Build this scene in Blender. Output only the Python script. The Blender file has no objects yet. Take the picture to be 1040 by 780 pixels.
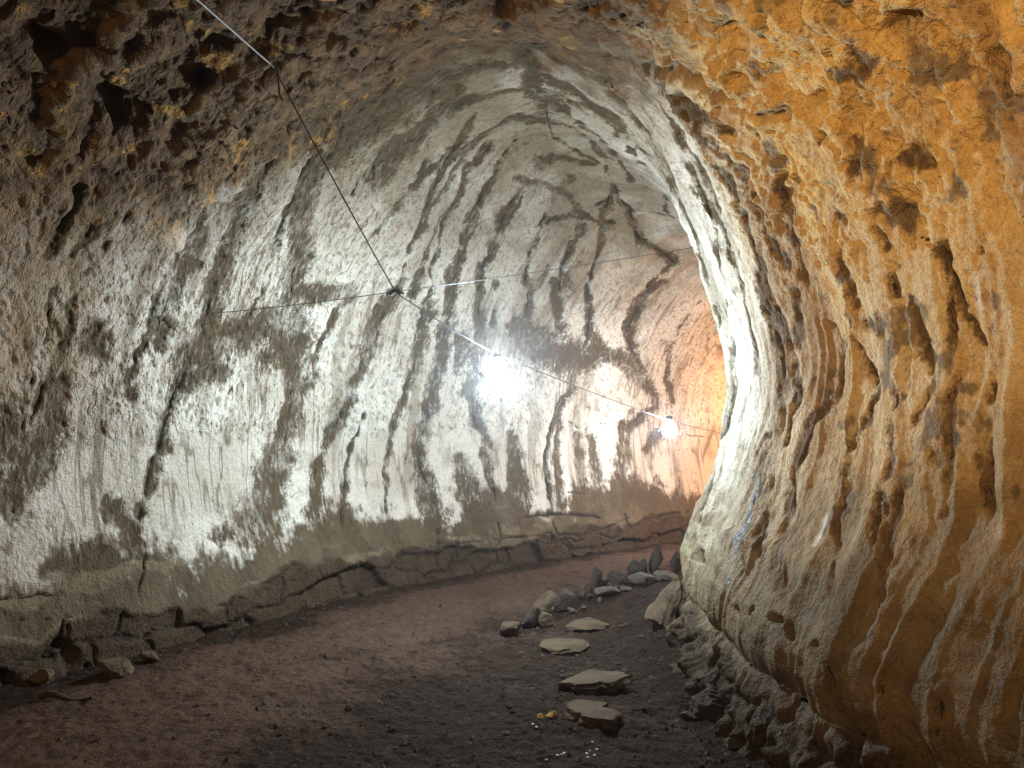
import bpy, math, random
import numpy as np
from mathutils import Matrix, Vector

random.seed(7)
HAZE = .0036
rng = np.random.default_rng(11)
F32 = np.float32
scene = bpy.context.scene
COL = scene.collection

# ------------------------------------------------------------------ camera
CAM = np.array([0.0, 0.0, 1.6]); FPX = 800.0; PITCH = math.atan(40 / 800.0)
cp, sp = math.cos(PITCH), math.sin(PITCH)
FWD = np.array([0, cp, sp]); UP = np.array([0, -sp, cp]); RIGHT = np.array([1.0, 0, 0])
cam_d = bpy.data.cameras.new('camera'); cam = bpy.data.objects.new('camera', cam_d); COL.objects.link(cam)
cam.location = CAM; cam.rotation_euler = (math.pi / 2 + PITCH, 0, 0)
cam_d.sensor_width = 36; cam_d.lens = 36 * FPX / 1040; cam_d.clip_start = 0.05; cam_d.clip_end = 200
scene.camera = cam

def project(P):
    d = P - CAM
    f = d @ FWD
    fs = np.where(f > .05, f, .05)
    return 520 + FPX * (d @ RIGHT) / fs, 390 - FPX * (d @ UP) / fs, f
def ray(px, py):
    d = RIGHT * (px - 520) / FPX + UP * (390 - py) / FPX + FWD
    return d
def on_floor(px, py, z=0.0):
    d = ray(px, py); k = (z - CAM[2]) / d[2]
    return CAM + d * k
def at_depth(px, py, Y):
    d = ray(px, py); return CAM + d * (Y / d[1])

# ------------------------------------------------------------------ noise
TAB = rng.random((64, 64, 64)).astype(F32)
def vnoise(x, y, z):
    xi = np.floor(x); yi = np.floor(y); zi = np.floor(z)
    fx = (x - xi).astype(F32); fy = (y - yi).astype(F32); fz = (z - zi).astype(F32)
    fx = fx * fx * fx * (fx * (fx * 6 - 15) + 10); fy = fy * fy * fy * (fy * (fy * 6 - 15) + 10); fz = fz * fz * fz * (fz * (fz * 6 - 15) + 10)
    x0 = xi.astype(np.int64) & 63; y0 = yi.astype(np.int64) & 63; z0 = zi.astype(np.int64) & 63
    x1 = (x0 + 1) & 63; y1 = (y0 + 1) & 63; z1 = (z0 + 1) & 63
    a = TAB[x0, y0, z0] * (1 - fx) + TAB[x1, y0, z0] * fx
    b = TAB[x0, y1, z0] * (1 - fx) + TAB[x1, y1, z0] * fx
    c = TAB[x0, y0, z1] * (1 - fx) + TAB[x1, y0, z1] * fx
    d = TAB[x0, y1, z1] * (1 - fx) + TAB[x1, y1, z1] * fx
    return (a * (1 - fy) + b * fy) * (1 - fz) + (c * (1 - fy) + d * fy) * fz
def fbm(x, y, z, o=4, g=.5):
    s = 0; a = 1; t = 0
    for i in range(o):
        s = s + a * vnoise(x + 17.3 * i, y + 5.1 * i, z + 9.7 * i); t += a
        a *= g; x, y, z = (x * 1.6 + y * 1.2) , (y * 1.6 - x * 1.2), z * 2.03
    return s / t          # 0..1
def ridged(x, y, z, o=3):
    s = 0; a = 1; t = 0
    for i in range(o):
        s = s + a * (1 - np.abs(2 * vnoise(x + 7.3 * i, y + 3.1 * i, z + 1.7 * i) - 1)); t += a
        a *= .5; x = x * 2.1; y = y * 2.1; z = z * 2.1
    return s / t
def sst(x, a, b):
    t = np.clip((x - a) / (b - a), 0, 1); return t * t * (3 - 2 * t)
def crspline(pts, u):
    pts = np.asarray(pts, float); n = len(pts)
    u = np.clip(u, 0, n - 1 - 1e-6); i = np.floor(u).astype(int); f = (u - i)[:, None]
    g = lambda k: pts[np.clip(k, 0, n - 1)]
    p0, p1, p2, p3 = g(i - 1), g(i), g(i + 1), g(i + 2)
    return .5 * (2 * p1 + (p2 - p0) * f + (2 * p0 - 5 * p1 + 4 * p2 - p3) * f ** 2 + (3 * p1 - p0 - 3 * p2 + p3) * f ** 3)

# ------------------------------------------------------------------ tagging
def tag(o, label=None, cat=None, group=None, kind=None):
    if label: o['label'] = label
    if cat: o['category'] = cat
    if group: o['group'] = group
    if kind: o['kind'] = kind
    return o
def mesh_obj(name, V, Fq, mat, parent=None, smooth=True):
    me = bpy.data.meshes.new(name)
    V = np.asarray(V, dtype=F32); Fq = np.asarray(Fq, dtype=np.int32)
    k = Fq.shape[1]
    me.vertices.add(len(V)); me.vertices.foreach_set('co', V.ravel())
    me.loops.add(Fq.size); me.loops.foreach_set('vertex_index', Fq.ravel())
    me.polygons.add(len(Fq)); me.polygons.foreach_set('loop_start', np.arange(0, Fq.size, k, dtype=np.int32))
    me.polygons.foreach_set('use_smooth', np.full(len(Fq), smooth))
    me.update(calc_edges=True); me.validate()
    me.materials.append(mat)
    o = bpy.data.objects.new(name, me); COL.objects.link(o)
    if parent: o.parent = parent
    return o
def add_attr(o, name, vals):
    a = o.data.attributes.new(name, 'FLOAT', 'POINT'); a.data.foreach_set('value', np.asarray(vals, F32).ravel())

# ------------------------------------------------------------------ node helper
class NG:
    def __init__(s, name):
        s.m = bpy.data.materials.new(name); s.m.use_nodes = True; s.t = s.m.node_tree
        s.t.nodes.clear()
        s.out = s.t.nodes.new('ShaderNodeOutputMaterial'); s.b = s.t.nodes.new('ShaderNodeBsdfPrincipled')
        s.t.links.new(s.b.outputs[0], s.out.inputs[0])
        s.b.inputs['Specular IOR Level'].default_value = .25
    def put(s, sock, v):
        if v is None: return
        if isinstance(v, bpy.types.NodeSocket): s.t.links.new(v, sock)
        elif isinstance(v, (tuple, list)) and len(v) == 3 and sock.type == 'RGBA': sock.default_value = (*v, 1)
        else: sock.default_value = v
    def n(s, typ, ins={}, out=0, **kw):
        nd = s.t.nodes.new(typ)
        for k, v in kw.items(): setattr(nd, k, v)
        for k, v in ins.items(): s.put(nd.inputs[k], v)
        return nd.outputs[out]
    def attr(s, name): return s.n('ShaderNodeAttribute', out='Fac', attribute_name=name)
    def math(s, op, a, b=0.0, c=None, clamp=False):
        i = {0: a, 1: b}
        if c is not None: i[2] = c
        return s.n('ShaderNodeMath', i, operation=op, use_clamp=clamp)
    def mix(s, f, a, b, blend='MIX'):
        nd = s.t.nodes.new('ShaderNodeMix'); nd.data_type = 'RGBA'; nd.blend_type = blend
        s.put(nd.inputs[0], f); s.put(nd.inputs[6], a); s.put(nd.inputs[7], b); return nd.outputs[2]
    def ramp(s, v, a, b, lo=0.0, hi=1.0):
        return s.n('ShaderNodeMapRange', {0: v, 1: a, 2: b, 3: lo, 4: hi}, interpolation_type='SMOOTHSTEP')
    def noise(s, vec, scale, detail=4, rough=.55, dist=0.0, out=0):
        return s.n('ShaderNodeTexNoise', {'Vector': vec, 'Scale': scale, 'Detail': detail, 'Roughness': rough, 'Distortion': dist}, out=out)
    def map(s, vec, scale=(1, 1, 1), loc=(0, 0, 0), rot=(0, 0, 0)):
        return s.n('ShaderNodeMapping', {'Vector': vec, 'Scale': scale, 'Location': loc, 'Rotation': rot})

# ================================================================== CAVE TUBE
ST = [  # Lx, Ly, Rx, Ry, crown height
 (-6.0,-6.5, 2.2,-7.5, 3.9),
 (-5.4,-3.0, 2.3,-4.0, 4.2),
 (-4.9,-0.5, 2.3,-1.4, 4.3),
 (-4.35, 1.8, 2.1, 0.7, 4.4),
 (-3.75, 3.4, 1.72, 2.3, 4.45),
 (-3.1, 4.75, 1.36, 3.5, 4.5),
 (-2.42, 5.85, 1.2, 4.7, 4.5),
 (-1.75, 6.95, 1.3, 5.9, 4.45),
 (-0.85, 8.2, 1.62, 6.9, 4.35),
 (0.5, 9.35, 2.35, 7.75, 3.85),
 (2.2, 10.75, 3.55, 8.3, 3.5),
 (4.5, 11.7, 5.0, 8.4, 3.5),
 (8.0, 12.0, 7.5, 8.2, 3.5),
 (13.0, 11.0, 11.5, 7.0, 3.5),
]
# profile controls: side(-1 left,+1 right), ax, dx(m), z (absolute m when <2.1 else fraction of crown/4.5)
PR = [
 (-1, 1, -.30, -.5), (-1, 1, -.10, -.05), (-1, 1, -.02, .22), (-1, 1, .10, .60), (-1, 1, .18, 1.0), (-1, 1, .22, 1.5), (-1, 1, .18, 2.0),
 (-1, .96, .12, 2.55), (-1, .85, .08, 3.1), (-1, .68, .05, 3.6), (-1, .47, .02, 4.05), (-1, .24, 0, 4.37), (1, 0, 0, 4.5),
 (1, .28, 0, 4.47), (1, .56, .02, 4.26), (1, .80, .08, 3.82), (1, .93, .17, 3.2), (1, .98, .27, 2.52), (1, 1, .33, 1.95), (1, 1, .31, 1.6),
 (1, 1, .23, 1.25), (1, 1, .11, .95), (1, 1, .03, .68), (1, 1, .00, .48), (1, 1, .05, .37), (1, 1, -.01, .22), (1, 1, -.12, -.05), (1, 1, -.3, -.5),
]
NT = 860
# ring parameter spacing: dense over the seen part
us = np.concatenate([np.linspace(0, 2.5, 60, endpoint=False), np.linspace(2.5, 4, 150, endpoint=False), np.linspace(4, 10.3, 960, endpoint=False), np.linspace(10.3, 13, 60)])
NS = len(us)
stv = crspline(ST, us)
L = stv[:, 0:2]; R = stv[:, 2:4]; H = stv[:, 4]
M = (L + R) / 2; D = (R - L); W = np.linalg.norm(D, axis=1); D = D / W[:, None]; hw = W / 2
pf = crspline([(s_ * ax, s_ * dx, z) for s_, ax, dx, z in PR], np.linspace(0, len(PR) - 1, 4000))
# uniform arc length with a nominal half width
q = np.stack([pf[:, 0] * 2.0 + pf[:, 1], pf[:, 2]], 1); al = np.concatenate([[0], np.cumsum(np.linalg.norm(np.diff(q, axis=0), axis=1))])
tt = np.linspace(0, al[-1], NT)
pa = np.interp(tt, al, pf[:, 0]); pd = np.interp(tt, al, pf[:, 1]); pz = np.interp(tt, al, pf[:, 2])
lat = hw[:, None] * pa[None] + pd[None]
zz = np.where(pz[None] > 2.0, 2.0 + (pz[None] - 2.0) * ((H[:, None] - 2.0) / 2.5), pz[None] + 0 * H[:, None])
P = np.empty((NS, NT, 3)); P[..., 0] = M[:, 0:1] + D[:, 0:1] * lat; P[..., 1] = M[:, 1:2] + D[:, 1:2] * lat; P[..., 2] = zz
MC = (M[1:] - M[:-1]); sarc = np.concatenate([[0], np.cumsum(np.linalg.norm(MC, axis=1))])
S2 = np.broadcast_to(sarc[:, None], (NS, NT)); T2 = np.broadcast_to(tt[None], (NS, NT))
TC = tt[int(np.argmin(np.abs(pa)))]           # crown arc position
SIDE = np.broadcast_to(((tt - TC))[None], (NS, NT))

def normals(P):
    a = np.gradient(P, axis=0); b = np.gradient(P, axis=1)
    n = np.cross(a, b); n /= np.linalg.norm(n, axis=2, keepdims=True) + 1e-9
    return n
N = normals(P)
mid = np.stack([M[:, 0], M[:, 1], np.full(NS, 1.8)], 1)[:, None, :]
if ((P - mid) * N).sum(2).mean() < 0: N = -N           # N points into the rock

right = sst(SIDE, .2, 1.6)                              # 0 left/ceiling .. 1 right wall
left = 1 - sst(SIDE, -1.6, -.2)
ceil = np.clip(1 - right - left, 0, 1)
X, Y, Z = P[..., 0], P[..., 1], P[..., 2]
near = 1 - sst(S2, np.interp(5.2, us, sarc), np.interp(6.9, us, sarc))          # near chamber
topn = sst(Z, 2.6, 3.6)
# ---- stage 1: big shapes
big = (fbm(X * .55 + 3, Y * .55, Z * .55, 3) - .5) * .34
rib = ridged(S2 * 1.1 + .5 * fbm(X, Y, Z, 2), T2 * .16, X * 0 + 3.3, 2) - .6
lump = np.abs(fbm(X * 1.3 + 9, Y * 1.3, Z * 1.3, 4) - .5) * 2
low = 1 - sst(Z, .3, 1.2)
rim0 = 1 - sst(S2 + .25 * big - .6 * sst(Z, 3.8, 4.3), np.interp(5.65, us, sarc), np.interp(5.95, us, sarc))
d1 = -.16 * rim0 * sst(Z, 3.2, 4.0) * (1 - .6 * right) + big * (1 - .5 * left * (1 - topn)) * (1 - .6 * low) - rib * (.15 * right + .05 * left) + (lump - .2) * .55 * near * np.clip(topn * (1 - .75 * right), 0, 1)
P = P + N * d1[..., None]; N2 = normals(P); N = np.where(((N * N2).sum(2) < 0)[..., None], -N2, N2)
X, Y, Z = P[..., 0], P[..., 1], P[..., 2]

# ---- photograph features located on the rock surface (each point is looked up on the wall it lies on)
PX, PY, DEP = project(P.reshape(-1, 3)); DEP = DEP.reshape(-1)
inview = np.where((DEP > .5) & (PX > -60) & (PX < 1100) & (PY > -60) & (PY < 840))[0]
iPX, iPY, iD = PX[inview].astype(F32), PY[inview].astype(F32), DEP[inview]
Pf = P.reshape(-1, 3)
facing = ((Pf[inview] - CAM) * N.reshape(-1, 3)[inview]).sum(1) > 0
def locate(px, py):
    for r in (5, 10, 25, 70):
        k = np.where((np.abs(iPX - px) < r) & (np.abs(iPY - py) < r) & facing)[0]
        if len(k):
            dm = iD[k].min(); k = k[iD[k] < dm + .5]
            j = k[np.argmin((iPX[k] - px) ** 2 + (iPY[k] - py) ** 2)]
            return Pf[inview[j]].copy(), iD[j]
    raise Exception('no surface at %s %s' % (px, py))
wx = (fbm(X * 5, Y * 5, Z * 5, 3) - .5); wy = (fbm(X * 5 + 31, Y * 5, Z * 5, 3) - .5); wz = (fbm(X * 5, Y * 5 + 31, Z * 5, 3) - .5)
PW = P + np.stack([wx, wy, wz], 2) * .16
PWf = PW.reshape(-1, 3).astype(F32)
PC = (P + np.stack([wx, wy, wz], 2) * .07).reshape(-1, 3).astype(F32)
def paint(field, pl, amp=1.0, wmul=1.0, soft=1.4, src=None, minw=0.0):
    """soft line of given pixel half-width laid along the rock"""
    src = PWf if src is None else src
    pts = []
    for (x, y, w) in pl:
        p, d = locate(x, y); pts.append((p, max(w * wmul * d / FPX, minw)))
    if len(pts) == 1: pts = pts * 2
    for (a, wa), (b, wb) in zip(pts[:-1], pts[1:]):
        a = a.astype(F32); b = b.astype(F32); wm = max(wa, wb) * (1 + soft) + .01
        lo = np.minimum(a, b) - wm; hi = np.maximum(a, b) + wm
        k = np.where(np.all((src >= lo) & (src <= hi), axis=1))[0]
        if not len(k): continue
        ab = b - a; t = np.clip(((src[k] - a) @ ab) / (ab @ ab + 1e-9), 0, 1)
        dd = np.linalg.norm(src[k] - a - t[:, None] * ab, axis=1); ww = wa + (wb - wa) * t
        v = amp * (1 - sst(dd / ww, max(0, 1 - soft * .5), 1 + soft * .6))
        field[k] = np.maximum(field[k], v)
n = NS * NT
stain = np.zeros(n, F32); crack = np.zeros(n, F32); hollow = np.zeros(n, F32); vein = np.zeros(n, F32); white = np.zeros(n, F32)

STAINS = [ # left wall, olive-brown seepage streaks
 [(346,150,8),(319,172,9),(308,200,11),(306,260,13),(298,302,13),(300,340,17),(301,364,12),(298,409,9),(292,440,11),(282,465,13),(272,500,17),(263,530,21)],
 [(300,310,9),(263,332,13),(235,345,12),(205,370,14)], [(298,302,5),(330,298,8),(350,296,7)],
 [(300,330,14),(285,352,16),(270,365,10)],
 [(277,169,7),(252,198,9),(236,235,8),(228,267,9),(215,305,10),(208,343,14),(196,374,13),(183,391,7),(173,426,4),(156,468,4),(149,499,4),(144,526,3)],
 [(205,235,7),(194,262,9),(180,295,8),(168,322,10),(160,345,7)], [(190,362,10),(215,378,9),(228,374,6)],
 [(360,300,3),(346,312,4),(325,350,3),(315,385,4),(305,409,4)],
 [(360,405,3),(339,436,4),(325,468,5),(322,488,9),(326,526,15)],
 [(82,195,6),(66,232,7),(46,262,4)], [(98,330,7),(92,345,12),(104,350,9)],[(62,391,8),(55,426,9)],
 [(130,370,5),(133,400,4)],[(0,450,26),(38,452,22),(20,500,10)],[(107,432,2),(111,454,2.5),(109,481,2.5),(114,526,5)],
 [(0,480,8),(4,520,8)],[(60,560,13),(85,562,11)],[(122,520,8),(135,545,10)],
 [(461,270,5),(457,300,7),(455,332,8),(448,370,7),(437,417,6),(428,454,6),(430,480,9),(440,520,11),(446,546,9)],
 [(410,285,4),(400,296,7),(385,325,9),(376,350,11),(364,385,5),(352,415,4),(340,441,3)],
 [(438,290,3),(433,316,7),(427,345,9),(418,375,4),(412,400,3),(407,429,2)],
 [(487,270,3),(487,300,5),(489,335,6),(484,370,8),(478,400,7),(484,425,6),(495,452,4),(502,490,3)],
 [(470,340,5),(468,370,7)], [(470,470,9),(478,500,12),(490,530,14)],
 [(520,440,4),(523,470,6),(528,500,9),(530,530,9)],
 [(503,285,3),(503,330,3)],[(534,285,3),(538,322,4)],[(566,285,4),(570,335,5)],
 [(520,330,8),(540,345,14),(562,360,15),(590,366,12),(610,362,9)],
 [(598,290,3),(600,336,5),(609,357,7),(635,367,6),(651,379,6),(663,401,4),(669,413,3)],
 [(675,285,4),(655,298,5),(641,315,5),(637,334,5),(644,361,4),(657,385,4)],
 [(712,305,2),(691,332,2),(680,357,3),(678,389,4),(681,410,5)],
 [(582,393,2),(567,409,2),(557,441,3),(555,474,3),(559,500,3)],
 [(567,430,3),(566,474,4),(570,510,5)],[(588,445,5),(592,500,7),(590,520,9)],[(601,445,4),(606,490,7),(606,520,10)],
 [(643,417,2),(632,433,4),(629,474,4),(635,510,7)],[(657,455,5),(668,440,5)],[(640,500,10),(660,510,9),(668,490,5)],
 [(395,540,10),(410,560,7)],[(350,530,8),(372,560,6)],[(230,540,10),(215,545,6)],
 # ceiling
 [(528,55,8),(538,75,9),(545,95,9),(552,115,6)],[(565,142,2),(590,152,2),(617,165,2),(625,192,3),(638,215,3),(646,238,3),(667,254,3),(682,265,4)],
 [(640,215,1.5),(686,219,1.5)],[(682,268,4),(664,284,3),(652,298,3)],[(617,165,2),(560,160,6),(548,166,6)],
 [(486,292,3),(494,269,3),(505,246,2.5),(521,215,2.5),(535,195,2)],[(455,292,4),(463,277,4)],[(575,292,4),(577,277,4)],
 [(553,285,4),(556,272,3)],[(552,125,4),(505,125,5),(486,146,4),(467,169,4),(440,210,4),(425,240,3)],
 [(586,231,2),(610,205,2),(630,190,1.5)],[(470,250,3),(480,215,4),(495,190,3)],
 [(350,150,12),(386,120,16),(420,100,18),(460,90,12)],[(386,175,12),(398,150,12),(425,140,12)],[(436,165,6),(418,190,5),(400,215,4)],
 [(370,90,10),(330,110,12),(300,140,8)],[(570,100,10),(620,120,11),(655,150,8),(690,190,6)],
 [(690,160,7),(715,200,8),(735,240,7),(753,270,6)],
 # right wall
 [(753,255,5),(772,290,6),(785,315,8),(797,326,11),(795,354,10),(797,399,6),(792,428,5),(778,450,5),(768,473,5)],
 [(809,302,8),(812,325,8),(811,348,9),(809,373,6),(812,400,4)],
 [(809,250,3),(818,280,5),(827,306,5),(842,335,8),(850,365,8),(845,410,7),(829,443,6),(816,473,6)],
 [(740,302,2),(747,354,2),(749,399,2.5),(744,425,2),(736,443,2)],
 [(883,380,5),(890,399,6),(883,421,6),(868,443,8),(861,480,10),(861,515,10)],
 [(963,257,4),(976,291,5),(991,332,4),(1014,366,5),(1017,399,6),(1010,436,6),(1017,458,6),(1009,503,5)],
 [(957,354,1.5),(969,391,2),(965,425,2),(972,462,2)],[(896,451,6),(898,488,6),(904,520,5)],
 [(928,391,5)],[(954,462,10)],[(902,328,14),(880,322,8)],[(861,317,7)],[(995,462,6),(998,480,5)],[(940,330,5),(960,345,4)],
 [(805,500,7),(800,540,9),(790,580,9)],[(735,250,5),(760,300,4)],[(700,190,5),(730,225,5)],
 # flaked grey patches high on the right wall
 [(850,66,9),(874,58,16),(892,52,10)],[(893,165,5),(895,178,8),(892,195,4)],[(908,140,4),(912,155,3)],[(925,158,7),(950,160,8),(956,172,4)],
 [(839,131,4),(840,142,3)],[(1009,258,7),(1018,265,5)],[(870,305,6)],[(808,180,6),(820,198,7),(832,215,8)],[(855,222,6),(862,228,5)],[(700,110,12),(740,130,8)],[(722,176,4)],
]
LONG = [
 [(144,526),(156,468),(183,393),(210,320),(228,267),(262,190),(300,120),(338,80)],[(262,530),(298,405),(300,290),(318,190),(350,130),(400,85)],
 [(326,526),(322,470),(345,425),(380,350),(405,290),(430,220),(460,150),(500,100)],[(446,546),(428,470),(437,417),(457,330),(465,270),(490,200),(525,140)],
 [(502,500),(480,410),(488,330),(492,270),(515,215),(550,160)],[(558,498),(556,441),(582,393),(600,336),(598,290),(610,240),(618,200)],
 [(30,440),(60,350),(110,250),(165,165),(215,110)],[(535,320),(536,270),(550,225),(580,180)],[(566,330),(572,270),(592,230)],[(640,334),(655,298),(672,285)],
 [(12,520),(28,420),(48,330),(95,230),(140,170)],[(395,540),(390,470),(412,400),(430,330),(437,280),(455,220),(478,170)],[(632,500),(640,430),(668,413)],[(350,540),(352,470),(372,420)],
 [(235,400),(262,300),(285,230),(312,165),(350,110)],[(120,420),(150,330),(200,230),(240,165)],[(420,300),(440,240),(470,185),(500,150)],
 [(735,180),(765,250),(790,330),(800,380),(797,430),(778,470),(765,520),(757,580)],[(790,190),(809,250),(827,306),(850,365),(845,410),(822,455),(808,500),(800,560),(795,600)],
 [(860,250),(868,330),(883,380),(890,410),(868,443),(861,490),(850,560),(845,620)],[(700,160),(722,230),(740,302),(748,360),(746,420),(730,460),(718,510),(712,570)],
 [(925,300),(945,370),(940,430),(920,480),(905,540),(895,600)],[(963,257),(985,320),(1014,366),(1017,420),(1005,480),(1000,560)],[(900,330),(915,400),(905,450),(896,500),(888,560)],
 [(770,260),(800,340),(818,400),(805,450),(785,500),(775,560)],[(870,140),(890,220),(905,300)],[(970,300),(975,380),(965,450),(955,520)]]
for q, pl in enumerate(LONG):
    paint(stain, [(x, y, (4.2 if x < 690 else 6.0) + 2.2 * math.sin(q * 2.1 + i * 1.7)) for i, (x, y) in enumerate(pl)], amp=1.0)
    paint(crack, [(x, y, 1.0) for x, y in pl], amp=1.0, soft=1.2, src=PC, minw=.0045)
ARCS = [[(330,110,4),(400,70,6),(470,50,4),(540,50,6),(600,78,5),(650,122,6),(690,190,5),(715,260,4),(735,330,3)],[(360,130,7),(430,85,9),(500,66,7),(560,80,8),(610,112,6),(650,162,5),(680,215,3)],
 [(400,160,5),(450,112,8),(510,92,6),(565,104,7),(610,140,5),(640,182,3)],[(440,190,3),(480,142,5),(530,118,6),(580,128,4),(620,162,3)],[(690,112,7),(738,180,6),(768,255,5),(788,330,4)],
 [(640,62,9),(700,112,8),(760,190,7),(800,270,5)],[(665,100,5),(705,160,5),(735,225,4),(752,290,3),(762,350,3),(765,400,2)],[(380,240,3),(430,180,4),(470,150,3)],[(520,180,3),(560,190,3),(600,220,3)],[(545,230,2),(580,215,2),(625,225,2)]]
for pl in ARCS: paint(stain, pl, amp=1.0, wmul=1.2)
for pl in STAINS: paint(stain, pl, wmul=1.3 if pl[0][0] < 690 else .9)
CR = [
 [(300,335,1),(303,360,1),(298,405,1),(294,433,1)],[(228,270,1),(215,305,1),(204,350,1),(183,393,1.6),(173,426,1.8),(156,468,1.8),(149,499,1.8),(144,526,1.8),(148,566,1.6),(141,599,1.5),(124,624,1.3),(117,650,1.2)],
 [(112,317,1.6),(130,319,1.2),(160,322,1.2),(178,335,1),(200,352,.8)],[(111,440,1),(110,480,1)],
 [(502,458,1.2),(503,490,1.3),(502,506,1.2),(508,545,1.2)],[(429,478,1),(445,522,1.2),(447,546,1.5),(446,575,1.5)],
 [(582,393,1),(564,413,1.2),(556,441,1.2),(554,474,1.2),(558,498,1.5),(564,522,1.5)],
 [(534,524,1.8),(560,521,2),(590,524,2.6),(613,526,2)],[(562,530,1.5),(568,543,1.8),(592,544,2),(619,534,1.2),(640,527,1)],
 [(574,546,3),(580,556,3)],[(580,559,2),(607,557,2),(620,551,1.5)],[(636,524,2),(641,538,1.5),(647,551,1.5)],
 [(446,552,1.5),(480,551,1.2),(502,547,1.2),(535,546,1.2),(560,541,1)],[(611,559,.8),(620,535,.8)],[(466,545,1),(466,570,1.5)],[(508,545,1.3),(507,570,1.3)],[(390,560,1.3),(440,556,1.3)],
 [(570,419,1),(578,429,1),(594,439,.9),(611,429,.9)],[(430,440,1),(427,460,1)],
 [(0,610,1.6),(30,606,2),(52,603,1.6)],[(75,625,1.3),(64,630,1.5),(62,650,1.5)],[(130,650,1),(200,625,1),(260,603,1),(300,590,1.2)],[(0,634,.8),(50,628,.8)],
 [(618,165,1),(626,192,1.3),(639,215,1.3),(646,238,1.4),(667,254,1.4),(684,266,1.4)],[(640,216,.9),(684,219,.9)],[(683,267,1.3),(652,298,1.1)],[(586,232,.9),(612,203,.9),(628,196,.9)],
 [(544,92,1.5),(552,112,1.3),(566,142,1.2)],[(487,292,1.2),(496,266,1.2),(508,242,1)],[(436,163,1.5),(430,172,1.8),(420,178,1.5)],[(366,178,2),(357,200,1.6)],[(392,135,1.5),(380,180,1.3)],[(615,83,2.5),(625,95,2)],
 [(645,316,1),(637,334,1),(644,361,1),(660,390,1)],[(691,332,.9),(679,357,1)],[(727,172,2),(722,180,2)],
 [(753,258,1.2),(785,318,1.5),(795,354,1.5),(797,399,1.3),(790,430,1.3),(770,465,1.5)],[(827,306,1.5),(842,335,2),(850,365,1.6),(842,410,1.3)],
 [(883,380,2),(890,399,1.5),(880,425,1.2)],[(740,302,1),(747,354,1),(749,399,1),(740,436,1)],[(1002,340,2),(1016,366,1.6),(1009,436,1.3),(1010,500,1.3)],
 [(963,257,1.6),(976,291,1.5)],[(845,665,2.4),(850,690,3),(846,700,1.5)],[(896,695,1.6),(896,702,2)],[(962,712,2),(958,740,2.6),(952,775,2.4)],[(888,530,1),(884,548,2),(890,560,1.5)],
 [(896,450,1.5),(900,490,1.5),(893,510,1.5)],[(925,120,1.6),(935,130,1.3)],[(955,250,1.5),(935,240,1)],[(690,440,.8),(720,445,.8)],[(672,525,1.3),(700,517,1.3)],[(560,500,.7),(620,500,.7),(690,501,.7)],
 [(505,40,1.5),(540,46,2),(575,55,1.5)],[(150,57,2),(185,50,2),(230,46,2)],[(300,38,2),(370,30,2)],  # a shelf's shadow line among these, carved and darkened like a crack
]
for pl in CR: paint(crack, pl, wmul=.75, soft=1.2, src=PC, minw=.0045)
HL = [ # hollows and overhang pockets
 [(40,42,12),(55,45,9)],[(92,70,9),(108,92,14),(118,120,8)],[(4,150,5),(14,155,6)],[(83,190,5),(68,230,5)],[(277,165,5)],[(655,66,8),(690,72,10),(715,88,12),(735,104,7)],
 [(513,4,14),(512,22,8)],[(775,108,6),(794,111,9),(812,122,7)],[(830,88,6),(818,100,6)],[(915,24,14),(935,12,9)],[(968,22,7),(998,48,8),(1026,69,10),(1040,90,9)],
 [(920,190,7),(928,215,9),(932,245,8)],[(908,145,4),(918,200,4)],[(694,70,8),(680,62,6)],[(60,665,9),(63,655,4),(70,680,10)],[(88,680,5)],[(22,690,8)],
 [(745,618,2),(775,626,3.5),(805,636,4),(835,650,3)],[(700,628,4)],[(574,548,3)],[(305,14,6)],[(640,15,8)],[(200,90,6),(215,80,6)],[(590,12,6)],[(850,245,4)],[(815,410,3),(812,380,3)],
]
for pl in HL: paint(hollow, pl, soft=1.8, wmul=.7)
for pl in [[(770,475,5),(768,503,8),(762,530,9),(754,552,8),(747,575,5),(743,600,3)]]: paint(vein, pl)
for pl in [[(1010,272,4),(1004,300,7),(1003,320,5)],[(845,490,4),(842,520,5),(835,545,3)]]: paint(white, pl)
hollow = hollow.reshape(NS, NT); crack2 = crack.reshape(NS, NT); stain2 = stain.reshape(NS, NT)
BV = hollow

# ---- stage 2: rock texture
farf = 1 - sst(S2, np.interp(9.3, us, sarc), np.interp(10.3, us, sarc)) * .5
smoothband = left * (1 - sst(Z + .12 * wx, 1.35, 1.6))             # smooth lower part of the left wall
orange = right * sst(Z + .5 * wx, 2.1, 2.8) * near
sw = S2 + .16 * (fbm(S2 * .9, T2 * .9, X * 0 + 12, 2) - .5) * 2 + .06 * wx
r1 = 1 - np.abs(2 * vnoise(sw * 3.1, T2 * .30, X * 0 + 1.3) - 1); r2 = 1 - np.abs(2 * vnoise(sw * 7.3, T2 * .7, X * 0 + 4.3) - 1); r3 = 1 - np.abs(2 * vnoise(sw * 17, T2 * 1.8, X * 0 + 6.3) - 1)
flow = (r1 + .5 * r2 + .28 * r3) / 1.78 - .55
lead = S2 + .55 * (T2 - TC) * 0
pit = fbm(S2 * 24 + 9 * T2, T2 * 12 - 3 * S2, X * 0 + 2, 3) - .5
pit = -np.minimum(pit + .04, 0) * 2
mids = fbm(X * 4.2, Y * 4.2, Z * 4.2, 4) - .5
fine = fbm(X * 17, Y * 17, Z * 17, 3) - .5
fk = fbm(X * 3.4 + wx * 1.5, Y * 3.4, Z * 3.4 + wz * 1.5, 4, .55)
flake = sum(sst(fk, c - .012, c + .012) for c in (.40, .47, .53, .60)) / 4 - .5
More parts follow.
